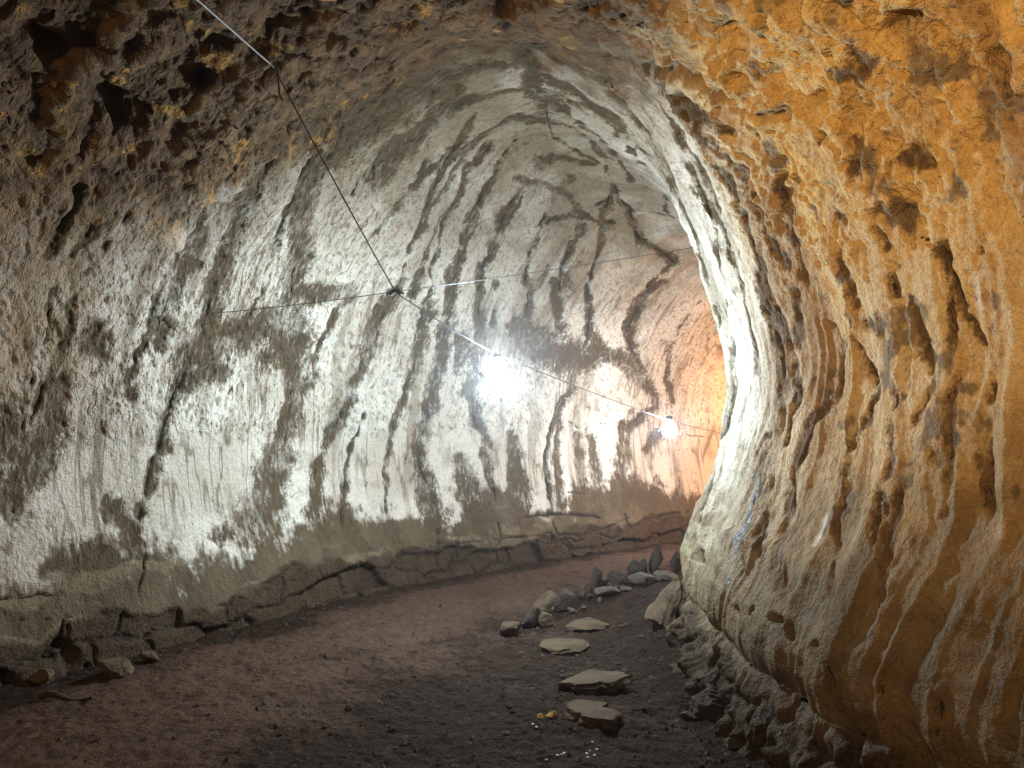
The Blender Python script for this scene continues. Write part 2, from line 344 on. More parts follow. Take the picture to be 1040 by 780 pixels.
chunk = np.abs(fbm(X * 7, Y * 7, Z * 7 + 4, 3) - .5) * 2
roughc = np.clip(topn * near * (1 - right * .5), 0, 1)
d2 = (flow * (-.030 * left * (1 - smoothband) - .13 * right * (1 - orange * .6) - .12 * ceil * (1 - right))
      + pit * (.034 * left * (1 - smoothband) + .014 * ceil + .004 * right)
      + mids * (.05 + .06 * roughc + .04 * orange - .025 * right * (1 - orange)) * (1 - .8 * smoothband)
      + fine * (.005 + .010 * (1 - smoothband) + .010 * orange)
      - flake * (.055 * orange + .006 * right + .03 * roughc)
      - chunk * (.035 * orange + .09 * roughc + .07 * right * (1 - sst(Z, .25, .5)))
      + hollow * .085 * (.5 + mids * 2 + .5) + crack2 * .026 + sst(stain2 + fine * .5, .1, 1.0) * .018)
strata = np.abs(vnoise(X * 0 + 3, X * 0 + .4 * X, Z * 13 + .8 * wx + .3 * S2)) - .5
d2 = d2 + strata * (.030 * right * (1 - sst(Z, .9, 1.7)) + .009 * left * (1 - sst(Z, .35, .8)) * sst(fbm(X * 2 + 3, Y * 2, Z * 5, 3), .4, .6) + .005 * smoothband)
# blocky ledge at the foot of the left wall
HS = rng.random((256, 256)).astype(F32)
def blocks(cs, cz, s0):
    """broken block courses: offset per block and closeness to the joint"""
    zc = Z / cz + .9 * (fbm(S2 * 1.1 + s0 * 9, T2 * 0, X * 0 + 3, 3) - .5) * 2 + .7 * wx + s0; iz = np.floor(zc); fz = zc - iz
    sc = (S2 + .2 * wy + .25 * vnoise(S2 * 2, X * 0 + s0, X * 0)) / cs + HS[(iz.astype(int) * 7 + 3) & 255, 5] * 3 + .35 * fz * (HS[(iz.astype(int) * 5) & 255, 9] - .5) * 2; is_ = np.floor(sc); fs = sc - is_
    off = HS[is_.astype(int) & 255, iz.astype(int) & 255]
    jt = np.minimum(np.minimum(fs, 1 - fs) * cs, np.minimum(fz, 1 - fz) * cz)
    tilt = (fs - .5) * (HS[(is_.astype(int) + 90) & 255, iz.astype(int) & 255] - .5) + (fz - .5) * (HS[(is_.astype(int) + 33) & 255, iz.astype(int) & 255] - .3)
    return off + .7 * tilt, 1 - sst(jt, .004, .022)
footl = left * (1 - sst(Z + .16 * wy + .06 * np.sin(S2 * 1.7) + .05 * np.sin(S2 * 4.1), .28, .33))
footr = right * (1 - sst(Z + .4 * wy, .08, .32))
foot = np.maximum(footl, footr)
bo, bj = blocks(.44, .21, .3); bo2, bj2 = blocks(.33, .19, .7)
d2 = d2 + footl * (.02 + (bo - .5) * .075 + bj * .022) + footr * (.02 + (bo2 - .5) * .09 + bj2 * .012 + chunk * -.10)
crack = np.maximum(crack, (np.maximum(footl * bj, footr * bj2) * sst(fbm(X * 2, Y * 2, Z * 2, 2), .35, .5)).reshape(-1) * .8)
P = P + N * (d2 * farf)[..., None]
N2 = normals(P); N = np.where(((N * N2).sum(2) < 0)[..., None], -N2, N2)
X, Y, Z = P[..., 0], P[..., 1], P[..., 2]

# ---- material masks
A = {}
A['stain'] = stain; A['crack'] = crack; A['vein'] = vein; A['chalk'] = white
A['hollow'] = hollow
bl = .78 + .34 * (fbm(S2 * 1.6, T2 * 0, X * 0 + 8, 3) - .5) * 2
A['band'] = left * (1 - sst(Z, bl - .30, bl + .20))
A['tan'] = np.clip(right * (sst(SIDE, 1.0, 2.4)) * (1 - sst(S2 + .3 * wx, np.interp(5.3, us, sarc), np.interp(6.5, us, sarc))), 0, 1)
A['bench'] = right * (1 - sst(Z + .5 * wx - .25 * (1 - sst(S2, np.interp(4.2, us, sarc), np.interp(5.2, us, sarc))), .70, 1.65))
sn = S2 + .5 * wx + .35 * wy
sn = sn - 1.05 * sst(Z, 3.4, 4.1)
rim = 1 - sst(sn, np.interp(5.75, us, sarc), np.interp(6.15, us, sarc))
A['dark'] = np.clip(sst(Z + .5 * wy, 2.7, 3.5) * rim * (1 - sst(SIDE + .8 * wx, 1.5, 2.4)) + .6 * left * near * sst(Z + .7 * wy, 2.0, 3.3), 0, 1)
A['high'] = right * sst(Z + .8 * wx, 1.9, 2.9)
A['rough'] = left * (1 - smoothband) + ceil * .6
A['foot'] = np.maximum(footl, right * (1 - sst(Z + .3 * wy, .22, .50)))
A['leftish'] = left
A['ceil'] = sst(Z, 2.9, 3.7) * (1 - right * .5)
A['olive'] = ceil * sst(fbm(S2 * .9, T2 * .9, X * 0 + 1, 3), .45, .65)
A['nearf'] = 1 - sst(S2 + .5 * wx, np.interp(4.9, us, sarc), np.interp(6.0, us, sarc))
def nz(v, sd=.085): v = np.asarray(v); return (v - v.mean()) / v.std() * sd + .5
A['nA'] = nz(fbm(X * 1.6, Y * 1.6, Z * 1.6, 2, .6)); A['nB'] = nz(fbm(X * 9, Y * 9, Z * 9, 4, .65)); A['nM'] = nz(fbm(X * 3.2 + 9, Y * 3.2, Z * 3.2, 3, .6))
def aniso(fs, ft, o, off):
    v = 0; a = 1; t = 0
    for i in range(o):
        k = 2.05 ** i; v = v + a * vnoise(S2 * fs * k + off + i * 7, T2 * ft * k + i * 3, X * 0 + off); t += a; a *= .62
    return nz(v / t)
A['nR'] = aniso(7, 1.6, 4, 1.5); A['nL'] = aniso(3.6, .43, 5, 5.5); A['nM0'] = aniso(2.8, 1.7, 4, 9.5); A['nT'] = aniso(9, .9, 3, 13.5)
A['flk'] = nz(fbm(X * 5.5 + 5, Y * 5.5, Z * 4.4, 5, .62)); A['lay'] = nz(fbm(X * .56, Y * .56, Z * 12 + 2.2 * wx + .8 * wy, 3, .6))

# ------------------------------------------------------------------ rock material
g = NG('cave_rock'); m = g.math
uv = g.n('ShaderNodeUVMap'); uv.node.uv_map = 'flow'
geo = g.n('ShaderNodeTexCoord', out='Object')
run = g.map(uv, (1, .22, 1))                 # stretched along the run of the wall profile
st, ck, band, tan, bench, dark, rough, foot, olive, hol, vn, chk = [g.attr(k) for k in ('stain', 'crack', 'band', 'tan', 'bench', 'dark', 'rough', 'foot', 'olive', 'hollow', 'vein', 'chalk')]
nA, nB, nR, nM, nL, nM0, nT, flk, lay = [g.attr(k) for k in ('nA', 'nB', 'nR', 'nM', 'nL', 'nM0', 'nT', 'flk', 'lay')]
nC = g.noise(geo, 45, 3, .75); nR2 = g.noise(run, 22, 3, .65)
nS = g.noise(g.map(uv, (1, .3, 1)), 30, 2, .7)
crust = g.mix(g.ramp(nA, .35, .7), (.66, .645, .585), (.50, .47, .40))
crust = g.mix(m('MULTIPLY', g.ramp(nB, .48, .75), .55), crust, (.36, .33, .27))
crust = g.mix(m('MULTIPLY', g.ramp(lay, .55, .75), .35), crust, (.42, .42, .42))
# pits in the rough upper wall: brown and rust coloured, elongated
pitn = g.noise(g.map(uv, (1, .42, 1), rot=(0, 0, .35)), 34, 2, .6)
pm = m('MULTIPLY', g.ramp(pitn, .54, .66), m('MULTIPLY', rough, .62))
crust = g.mix(pm, crust, g.mix(g.ramp(nB, .4, .6), (.20, .15, .09), (.34, .18, .07)))
leftn = m('MULTIPLY', m('MULTIPLY', g.attr('leftish'), g.attr('nearf')), rough)
crust = g.mix(m('MULTIPLY', leftn, g.ramp(nR, .35, .65, .5, .95)), crust, (.25, .155, .08))
crust = g.mix(m('MULTIPLY', olive, .55), crust, (.26, .22, .13))
# thin seepage runs everywhere on the walls
crust = g.mix(m('MULTIPLY', g.ramp(nL, .55, .66), .6), crust, (.20, .16, .10))
crust = g.mix(m('MULTIPLY', g.ramp(nR, .56, .68), .5), crust, (.22, .18, .12))
thin = m('SUBTRACT', 1.0, g.ramp(m('ABSOLUTE', m('SUBTRACT', nT, .5)), .004, .030))
crust = g.mix(m('MULTIPLY', thin, m('MULTIPLY', g.ramp(nA, .42, .6), .7)), crust, (.13, .10, .065))
cl = g.attr('ceil')
crust = g.mix(m('MULTIPLY', cl, g.ramp(nM0, .35, .6, .35, .85)), crust, (.20, .165, .11))
tanc = g.mix(g.ramp(nR, .40, .62), (.56, .43, .25), (.44, .29, .13))
hi = g.attr('high')
tanc = g.mix(hi, tanc, g.mix(g.ramp(nB, .4, .6), (.62, .42, .17), (.50, .30, .09)))
tanc = g.mix(m('MULTIPLY', g.ramp(nL, .50, .64), .7), tanc, (.27, .16, .075))
tanc = g.mix(g.ramp(nB, .5, .72), tanc, (.58, .45, .28))
tanc = g.mix(m('MULTIPLY', g.ramp(flk, .575, .65), .85), tanc, (.16, .12, .085))
base = g.mix(tan, crust, tanc)
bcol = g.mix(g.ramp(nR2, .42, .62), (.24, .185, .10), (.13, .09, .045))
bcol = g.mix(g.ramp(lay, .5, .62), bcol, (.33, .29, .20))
bcol = g.mix(m('MULTIPLY', tan, .85), bcol, g.mix(g.ramp(nR, .38, .62), (.095, .056, .022), (.036, .022, .010)))  # dark brown near bench, darkened further to follow the light's falloff
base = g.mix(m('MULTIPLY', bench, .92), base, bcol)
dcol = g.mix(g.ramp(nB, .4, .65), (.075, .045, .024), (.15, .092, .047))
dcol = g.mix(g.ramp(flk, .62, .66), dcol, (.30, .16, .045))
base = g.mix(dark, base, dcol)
# brown lower band with ragged drip edge
be = g.ramp(m('ADD', band, m('MULTIPLY', m('SUBTRACT', m('ADD', m('ADD', nL, nB), m('MULTIPLY', nS, .5)), 1.25), 1.4)), .26, .74)
bandc = g.mix(g.ramp(nR, .4, .65), (.115, .088, .055), (.07, .053, .033))
bandc = g.mix(g.ramp(lay, .52, .66), bandc, (.17, .135, .088))
base = g.mix(be, base, bandc)
se = g.ramp(m('ADD', st, m('MULTIPLY', m('SUBTRACT', m('ADD', m('ADD', nB, nC), m('MULTIPLY', nS, 1.2)), 1.6), 1.25)), .14, .86)
stc = g.mix(g.ramp(nC, .4, .65), (.058, .041, .021), (.125, .093, .05))
stc = g.mix(m('MULTIPLY', tan, .7), stc, (.15, .085, .04))
op = m('MULTIPLY', se, g.ramp(m('ADD', nM, m('MULTIPLY', m('SUBTRACT', nS, .5), .5)), .32, .52, .55, .97))
base = g.mix(op, base, stc)
core = g.ramp(m('ADD', st, m('MULTIPLY', m('SUBTRACT', m('ADD', nS, nC), 1.0), 1.8)), .80, 1.25)
base = g.mix(m('MULTIPLY', core, .65), base, (.060, .044, .028))
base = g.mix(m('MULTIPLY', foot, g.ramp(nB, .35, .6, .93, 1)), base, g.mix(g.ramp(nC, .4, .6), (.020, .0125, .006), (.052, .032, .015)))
base = g.mix(m('MULTIPLY', g.ramp(vn, .3, .7), g.ramp(nC, .38, .52, .35, .95)), base, g.mix(g.ramp(nC, .5, .62), (.13, .15, .19), (.46, .52, .60)))
base = g.mix(m('MULTIPLY', chk, .8), base, (.66, .62, .60))
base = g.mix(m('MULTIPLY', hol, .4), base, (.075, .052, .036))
base = g.mix(g.ramp(m('ADD', ck, m('MULTIPLY', m('SUBTRACT', nC, .5), .7)), .4, .75), base, (.030, .022, .016))
base = g.mix(g.ramp(nC, .35, .7, 0, .28), base, (.055, .042, .030))
g.put(g.b.inputs['Base Color'], base)
g.put(g.b.inputs['Roughness'], g.ramp(nB, .3, .7, .68, .92))
h = m('ADD', m('MULTIPLY', nR2, .35), m('ADD', m('MULTIPLY', nC, .35), m('MULTIPLY', g.noise(geo, 14, 4, .72), .9)))
h = m('SUBTRACT', h, m('MULTIPLY', pm, .5))
g.put(g.b.inputs['Normal'], g.n('ShaderNodeBump', {'Strength': 1.0, 'Distance': .04, 'Height': h}))
ROCK = g.m

# ------------------------------------------------------------------ build the three wall pieces
def piece(name, j0, j1):
    Vs = P[:, j0:j1 + 1].reshape(-1, 3); nj = j1 - j0 + 1
    i = np.arange(NS - 1)[:, None] * nj; j = np.arange(nj - 1)[None]
    a = i + j
    Fq = np.stack([a, a + 1, a + 1 + nj, a + nj], 2).reshape(-1, 4)
    fn = np.cross(Vs[Fq[:, 1]] - Vs[Fq[:, 0]], Vs[Fq[:, 3]] - Vs[Fq[:, 0]])
    if (fn * N[:, j0:j1 + 1].reshape(-1, 3)[Fq[:, 0]]).sum() > 0: Fq = Fq[:, ::-1].copy()
    o = mesh_obj(name, Vs, Fq, ROCK)
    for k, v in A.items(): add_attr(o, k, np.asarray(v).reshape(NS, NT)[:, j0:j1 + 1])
    uvl = o.data.uv_layers.new(name='flow')
    U = np.stack([S2[:, j0:j1 + 1], T2[:, j0:j1 + 1]], 2).reshape(-1, 2)
    li = np.empty(len(o.data.loops), np.int32); o.data.loops.foreach_get('vertex_index', li)
    uvl.data.foreach_set('uv', U[li].astype(F32).ravel())
    o.data.normals_split_custom_set_from_vertices((-N[:, j0:j1 + 1].reshape(-1, 3)).tolist())
    o['kind'] = 'structure'
    return o
ja = int(np.argmin(np.abs(tt - (TC - 1.55)))); jb = int(np.argmin(np.abs(tt - (TC + 1.55))))
piece('left_wall', 0, ja); piece('ceiling', ja, jb); piece('right_wall', jb, NT - 1)
# caps added out of sight at both ends to keep world light out
for idx in (0, NS - 1):
    ring = P[idx, ::12]; c = ring.mean(0); Vs = np.vstack([ring, c]); k = len(ring)
    mesh_obj('passage_light_cap', Vs, [(a, (a + 1) % k, k) for a in range(k)], ROCK)['kind'] = 'structure'

# ================================================================== GROUND
def floor_z(x, y):
    z = (fbm(x * .6, y * .6, x * 0 + 2, 3) - .5) * .10 + (fbm(x * 3.5, y * 3.5, x * 0 + 5, 4) - .5) * .045 + (fbm(x * 22, y * 22, x * 0 + 5, 2) - .5) * .016 + (np.abs(fbm(x * 8, y * 8, x * 0 + 7, 3) - .5) - .1) * -.05
    ml = np.full(x.shape, 9.0)
    for (ax, ay), (bx, by) in zip(RB[:-1], RB[1:]):
        abx, aby = bx - ax, by - ay; t = np.clip(((x - ax) * abx + (y - ay) * aby) / (abx ** 2 + aby ** 2), 0, 1)
        ml = np.minimum(ml, np.hypot(x - ax - t * abx, y - ay - t * aby))
    z = z + .16 * np.exp(-(ml / .22) ** 2) * (.7 + .6 * fbm(x * 5, y * 5, x * 0, 3))
    return z
RB = [tuple(on_floor(x, y)[:2]) for x, y in ((680, 612), (672, 640), (700, 668), (735, 700))]
LINE = [tuple(on_floor(x, y)[:2]) for x, y in ((690, 572), (640, 585), (600, 600), (550, 620), (515, 640), (400, 690), (250, 790))]
gx = np.linspace(-7.5, 8.5, 760); gx = np.concatenate([np.linspace(-8, -3.6, 60, endpoint=False), np.linspace(-3.6, 3.0, 700, endpoint=False), np.linspace(3, 14, 60)])
gy = np.concatenate([np.linspace(-9, 2.6, 60, endpoint=False), np.linspace(2.6, 6.5, 520, endpoint=False), np.linspace(6.5, 13.5, 300)])
GX, GY = np.meshgrid(gx, gy, indexing='ij')
GZ = floor_z(GX, GY)
Vs = np.stack([GX, GY, GZ], 2).reshape(-1, 3); ny = len(gy)
i = np.arange(len(gx) - 1)[:, None] * ny; j = np.arange(ny - 1)[None]; a = i + j
g = NG('cave_floor_dirt'); m = g.math
geo = g.n('ShaderNodeTexCoord', out='Object')
pth = g.attr('path')
nA = g.noise(geo, 1.3, 5, .6); nB = g.noise(geo, 8, 6, .7); nC = g.noise(geo, 60, 4, .7); nD = g.noise(geo, 22, 4, .7)
grav = g.mix(g.ramp(nC, .4, .65), (.014, .0078, .0045), (.042, .023, .014))
dust = g.mix(g.ramp(nB, .35, .65), (.110, .066, .045), (.070, .041, .028))
dust = g.mix(g.ramp(nD, .56, .66), dust, (.035, .024, .02))
pm = g.ramp(m('ADD', pth, m('MULTIPLY', m('SUBTRACT', m('ADD', m('ADD', nA, nB), m('MULTIPLY', nD, .6)), 1.3), 2.6)), .15, .95)
c = g.mix(pm, grav, dust)
g.put(g.b.inputs['Base Color'], c); g.b.inputs['Roughness'].default_value = .95; g.b.inputs['Specular IOR Level'].default_value = .15
g.put(g.b.inputs['Normal'], g.n('ShaderNodeBump', {'Strength': .9, 'Distance': .03, 'Height': m('ADD', nC, m('ADD', nD, nB))}))
fl = mesh_obj('ground', Vs, np.stack([a, a + ny, a + ny + 1, a + 1], 2).reshape(-1, 4), g.m); fl['kind'] = 'structure'
# trodden path: left of the row of stones
sd = np.full(GX.shape, 9.0); sg = np.zeros(GX.shape)
for (ax, ay), (bx, by) in zip(LINE[:-1], LINE[1:]):
    abx, aby = bx - ax, by - ay; t = np.clip(((GX - ax) * abx + (GY - ay) * aby) / (abx ** 2 + aby ** 2), 0, 1)
    dd = np.hypot(GX - ax - t * abx, GY - ay - t * aby); cr = abx * (GY - ay) - aby * (GX - ax)
    sg = np.where(dd < sd, np.sign(cr), sg); sd = np.minimum(dd, sd)
sdist = -sd * sg       # positive on the wall side
lw = np.interp(GY, L[:, 1], L[:, 0])
pathm = sst(sdist, -.35, .55) * sst(GX - lw, .15, .7)
add_attr(fl, 'path', pathm)

# ================================================================== STONES
def rock_mat(name, c1, c2, c3, sc=6):
    g = NG(name); m = g.math; geo = g.n('ShaderNodeTexCoord', out='Object')
    a = g.noise(geo, sc, 5, .65); b = g.noise(geo, sc * 6, 5, .7)
    c = g.mix(g.ramp(a, .38, .62), c1, c2); c = g.mix(g.ramp(b, .52, .7), c, c3)
    g.put(g.b.inputs['Base Color'], c); g.b.inputs['Roughness'].default_value = .9
    g.put(g.b.inputs['Normal'], g.n('ShaderNodeBump', {'Strength': .8, 'Distance': .02, 'Height': m('ADD', a, b)}))
    return g.m
M_TAN = rock_mat('pale_tan_stone', (.088, .062, .037), (.06, .042, .026), (.04, .028, .018))
M_DARK = rock_mat('dark_basalt', (.060, .044, .035), (.036, .027, .022), (.10, .075, .058))
M_RUST = rock_mat('rusty_stone', (.09, .06, .038), (.06, .038, .024), (.13, .055, .022))
M_OCH = rock_mat('ochre_stone', (.42, .25, .07), (.30, .17, .05), (.2, .11, .05))
M_WHITE = rock_mat('white_pebble', (.75, .73, .72), (.6, .58, .56), (.5, .48, .45))
M_BROWN = rock_mat('brown_rubble', (.12, .085, .052), (.06, .042, .028), (.17, .125, .078), 9)
M_GREY = rock_mat('grey_stone', (.11, .092, .08), (.07, .06, .053), (.14, .12, .10))
import bmesh
def stone(name, px, py, wpx, hpx, mat, label, cat='rock', group=None, flat=False, depth=None, rot=0.0, taper=0.0, sub=5, seed=0, tilt=0.0, sink=.12, cut=10):
    """a chipped stone standing where the photo shows it; (px,py) is the middle of its foot"""
    c = on_floor(px, py); 
    c[2] = float(floor_z(np.array([c[0]]), np.array([c[1]]))[0])
    D_ = c[1]; w = wpx * D_ / FPX; hh = hpx * D_ / FPX
    if flat:   # a slab lying down: its visible height is mostly its depth
        dep = depth if depth else w * .55; th = flat
    else: dep = depth if depth else w * .8; th = hh
    bm = bmesh.new(); bmesh.ops.create_icosphere(bm, subdivisions=sub, radius=1)
    v = np.array([x.co[:] for x in bm.verts]); r = np.random.default_rng(seed + 100)
    # flatten against random planes for a broken look
    if flat:
        ang = np.arctan2(v[:, 1], v[:, 0]); rad = np.hypot(v[:, 0], v[:, 1])
        k = 1 + sum(r.uniform(-.17, .17) * np.cos(ang * q + r.uniform(0, 6)) for q in (2, 3, 4, 5, 7))
        v[:, 0] *= k; v[:, 1] *= k
        v[:, 2] = np.sign(v[:, 2]) * np.minimum(np.abs(v[:, 2]) * 2.2, 1) * .9
        for _ in range(11):
            nn = r.normal(size=3) * (1, 1, .25); nn /= np.linalg.norm(nn); dd = v @ nn; lim = r.uniform(.6, .86)
            v -= np.maximum(dd - lim, 0)[:, None] * nn
    else:
        for _ in range(cut):
            nn = r.normal(size=3); nn /= np.linalg.norm(nn); dd = v @ nn; lim = r.uniform(.42, .82)
            v -= np.maximum(dd - lim, 0)[:, None] * nn * .93
        v /= np.abs(v).max(0)
    off = seed * 3.7
    v = v + v / (np.linalg.norm(v, axis=1, keepdims=True) + 1e-6) * ((fbm(v[:, 0] * 1.7 + off + 40, v[:, 1] * 1.7 + 40, v[:, 2] * 1.7 + 40, 4) - .5) * .30 + (fbm(v[:, 0] * 7 + off + 40, v[:, 1] * 7 + 40, v[:, 2] * 7 + 40, 3) - .5) * .10)[:, None]
    v /= np.abs(v).max(0)
    if taper: s = 1 - taper * (v[:, 2] * .5 + .5); v[:, 0] *= s; v[:, 1] *= s
    v = v * np.array([w / 2, dep / 2, th / 2]); v[:, 2] += th / 2 - th * sink - (.01 if flat and sink > 0 else 0)
    if tilt: ct, st_ = math.cos(tilt), math.sin(tilt); x_, z_ = v[:, 0].copy(), v[:, 2].copy(); v[:, 0] = x_ * ct + z_ * st_; v[:, 2] = -x_ * st_ + z_ * ct
    for x, co in zip(bm.verts, v): x.co = co
    me = bpy.data.meshes.new(name); bm.to_mesh(me); bm.free(); me.materials.append(mat)
    me.polygons.foreach_set('use_smooth', [True] * len(me.polygons))
    o = bpy.data.objects.new(name, me); COL.objects.link(o); o.location = (c[0], c[1] + (dep / 2 if flat else 0), c[2]); o.rotation_euler.z = rot
    tag(o, label, cat, group); return o
SLAB = 'flat slabs lying along the floor'; ROW = 'stones in the row edging the path'
stone('stone_slab', 603, 745, 64, 24, M_RUST, 'rusty fronted flat slab nearest the camera, beside a small ochre stone', 'slab', SLAB, flat=.075, depth=.36, seed=1, sink=.2)
stone('stone_slab', 610, 709, 86, 20, M_TAN, 'long thin pale slab with a narrow left tip and a dark gap beneath it', 'slab', SLAB, flat=.06, depth=.30, seed=2, tilt=-.05, sink=-.15)
stone('stone_slab', 576, 667, 52, 24, M_TAN, 'tan slab with a ragged left end, between the thin slab and the highest flat slab', 'slab', SLAB, flat=.06, depth=.42, seed=3, rot=-.15, sink=.1)
stone('stone_slab', 600, 643, 50, 18, M_TAN, 'squarish flat slab farthest from the camera among the four slabs', 'slab', SLAB, flat=.055, depth=.40, seed=4, sink=.1)
stone('stone', 561, 732, 16, 9, M_OCH, 'small ochre stone touching the left of the rusty slab', 'stone', seed=5, taper=.3)
stone('stone', 550, 731, 9, 6, M_OCH, 'tiny ochre chip at the far left beside the small ochre stone', 'stone', seed=6)
row = [
 (518, 643, 22, 15, M_TAN, 'pale crumbly stone at the near left end of the row of stones', .2, 0), (538, 638, 18, 23, M_DARK, 'dark rounded stone leaning behind the pale crumbly end stone', .3, .25),
 (552, 638, 19, 14, M_BROWN, 'squat brown stone just right of the dark leaning stone', .2, 0), (558, 615, 34, 17, M_BROWN, 'broad gravelly brown heap of stone in the middle of the row', .5, 0),
 (577, 618, 26, 20, M_DARK, 'dark slanting wedge right of the broad gravelly stone', .3, -.35), (591, 606, 14, 12, M_TAN, 'small pale stone below the tall rounded stone', .2, 0),
 (603, 603, 15, 24, M_DARK, 'tall rounded dark stone in the middle of the row', .35, .12), (613, 599, 11, 13, M_BROWN, 'small round stone against the right of the tall rounded stone', .2, 0),
 (617, 606, 28, 9, M_GREY, 'low grey stone in front of the small round stone', .3, 0), (628, 597, 18, 15, M_DARK, 'slanted dark stone halfway between tall rounded stone and far pair', .35, -.3),
 (643, 592, 15, 20, M_DARK, 'dark stone left of the blunt upright stone near the far end', .3, .1), (652, 586, 13, 22, M_DARK, 'blunt upright dark stone beside the pointed stone', .3, .05),
 (666, 583, 17, 27, M_DARK, 'pointed dark stone, tallest of the far end of the row', .6, .1), (651, 595, 28, 13, M_GREY, 'low flat grey stone in front of the blunt upright stone', .2, 0),
 (673, 590, 30, 8, M_GREY, 'low grey slab at the foot of the pointed stone', .2, 0), (687, 582, 14, 20, M_DARK, 'dark stone half hidden behind the bulging right wall', .3, 0)]
for k, (x, y, w, h_, mt, lb, tp, tl) in enumerate(row): stone('stone', x, y, w * 1.2, h_ * 1.3, mt, lb, 'stone', ROW, seed=20 + k, taper=tp, tilt=tl, sub=4)
rr = np.random.default_rng(5)
for k in range(26):
    t_ = rr.random(); bx = 512 + 170 * t_ + rr.normal() * 5; by = 645 - 62 * t_ + rr.normal() * 5
    stone('rock_chip', bx, by, rr.uniform(5, 12), rr.uniform(4, 9), [M_DARK, M_BROWN, M_TAN][k % 3], 'small angular chip of rock among the row of stones edging the path', 'rock chip', 'chips in the row edging the path', seed=200 + k, sub=3)
stone('boulder', 664, 650, 44, 62, M_BROWN, 'large brown boulder leaning against the foot of the right wall', 'boulder', seed=41, taper=.45, tilt=.42, depth=.5)
stone('boulder', 693, 668, 34, 26, M_BROWN, 'rough brown boulder in front of the leaning boulder at the right wall', 'boulder', seed=42, taper=.2)
stone('stone', 742, 760, 22, 12, M_GREY, 'grey stone at the bottom right beside the dark wall foot', 'stone', seed=43)
stone('stone', 700, 728, 18, 8, M_DARK, 'flat dark stone on the gravel left of the wall foot', 'stone', seed=44)
stone('stone', 733, 728, 16, 8, M_GREY, 'small grey stone above the bottom right stone', 'stone', seed=45)
stone('stone', 118, 690, 38, 26, M_BROWN, 'blocky brown stone fallen at the foot of the left wall', 'stone', seed=46, taper=.2, cut=14)
stone('stone', 42, 696, 24, 18, M_BROWN, 'smaller brown stone in the dark hollow of the left wall', 'stone', seed=47)
stone('stone', 152, 676, 20, 14, M_BROWN, 'small stone right of the blocky stone at left wall foot', 'stone', seed=48)
for k, (x, y) in enumerate([(602, 758), (599, 766), (606, 766), (596, 771), (604, 773), (597, 777), (570, 771), (566, 773), (573, 769), (555, 776), (541, 741), (545, 742)]):
    stone('pebble', x, y, 3.6, 2, M_WHITE, 'tiny white pebble on dark gravel in front of the nearest slab', 'pebble', 'white pebbles', seed=60 + k, sub=2, sink=.05)
# dead branch near the left wall
def tube(name, pts, r, mat, parent=None, seg=8, close=True):
    pts = np.asarray(pts, float); n_ = len(pts); r = np.broadcast_to(r, (n_,))
    tg = np.gradient(pts, axis=0); tg /= np.linalg.norm(tg, axis=1, keepdims=True)
    u = np.cross(tg, (0.13, .27, .95)); u /= np.linalg.norm(u, axis=1, keepdims=True); w = np.cross(tg, u)
    an = np.linspace(0, 2 * math.pi, seg, endpoint=False)
    V = (pts[:, None] + r[:, None, None] * (np.cos(an)[None, :, None] * u[:, None] + np.sin(an)[None, :, None] * w[:, None])).reshape(-1, 3)
    Fq = [(a * seg + b, a * seg + (b + 1) % seg, (a + 1) * seg + (b + 1) % seg, (a + 1) * seg + b) for a in range(n_ - 1) for b in range(seg)]
    return mesh_obj(name, V, Fq, mat, parent)
pa_, pb_ = on_floor(42, 712), on_floor(92, 718)
t = np.linspace(0, 1, 14)[:, None]; pts = pa_ + (pb_ - pa_) * t; pts[:, 2] = floor_z(pts[:, 0], pts[:, 1]) * .3 + .03 + .015 * np.sin(t[:, 0] * 7)
tag(tube('stick', pts, np.linspace(.022, .008, 14), M_DARK), 'dark dry stick lying on the floor near the left wall', 'stick')

# loose gravel: one mesh
NG_ = 9000
cs = rng.random((NG_, 2)); gyv = 3.2 + 8.0 * cs[:, 0] ** 1.8; xr = np.interp(gyv, R[:, 1], R[:, 0]); xl = np.interp(gyv, L[:, 1], L[:, 0]); gxv = xl + (xr - xl) * cs[:, 1]
bs = np.array([(1, 0, 0), (-1, 0, 0), (0, 1, 0), (0, -1, 0), (0, 0, 1), (0, 0, -1)], float)
bf = np.array([(0, 2, 4), (2, 1, 4), (1, 3, 4), (3, 0, 4), (2, 0, 5), (1, 2, 5), (3, 1, 5), (0, 3, 5)])
i_ = np.clip(np.searchsorted(gx, gxv), 0, len(gx) - 1); j_ = np.clip(np.searchsorted(gy, gyv), 0, ny - 1)
keep = rng.random(NG_) > pathm[i_, j_] * .8; gxv, gyv, i_, j_ = gxv[keep], gyv[keep], i_[keep], j_[keep]; K = len(gxv)
sz = (.004 + .020 * rng.random(K) ** 5)[:, None, None] * (.6 + .8 * rng.random((K, 6, 1))) * bs[None] * np.array([1.2, 1, .7])
an = rng.random(K) * 6.28; ca, sa = np.cos(an)[:, None], np.sin(an)[:, None]
sx = sz[..., 0] * ca - sz[..., 1] * sa; sy = sz[..., 0] * sa + sz[..., 1] * ca
V = np.stack([sx + gxv[:, None], sy + gyv[:, None], sz[..., 2] + GZ[i_, j_][:, None] + .002], 2).reshape(-1, 3)
gv = mesh_obj('gravel', V, (bf[None] + 6 * np.arange(K)[:, None, None]).reshape(-1, 3), M_DARK, smooth=False)
tag(gv, 'loose dark gravel scattered over the cave floor', 'gravel', kind='stuff')

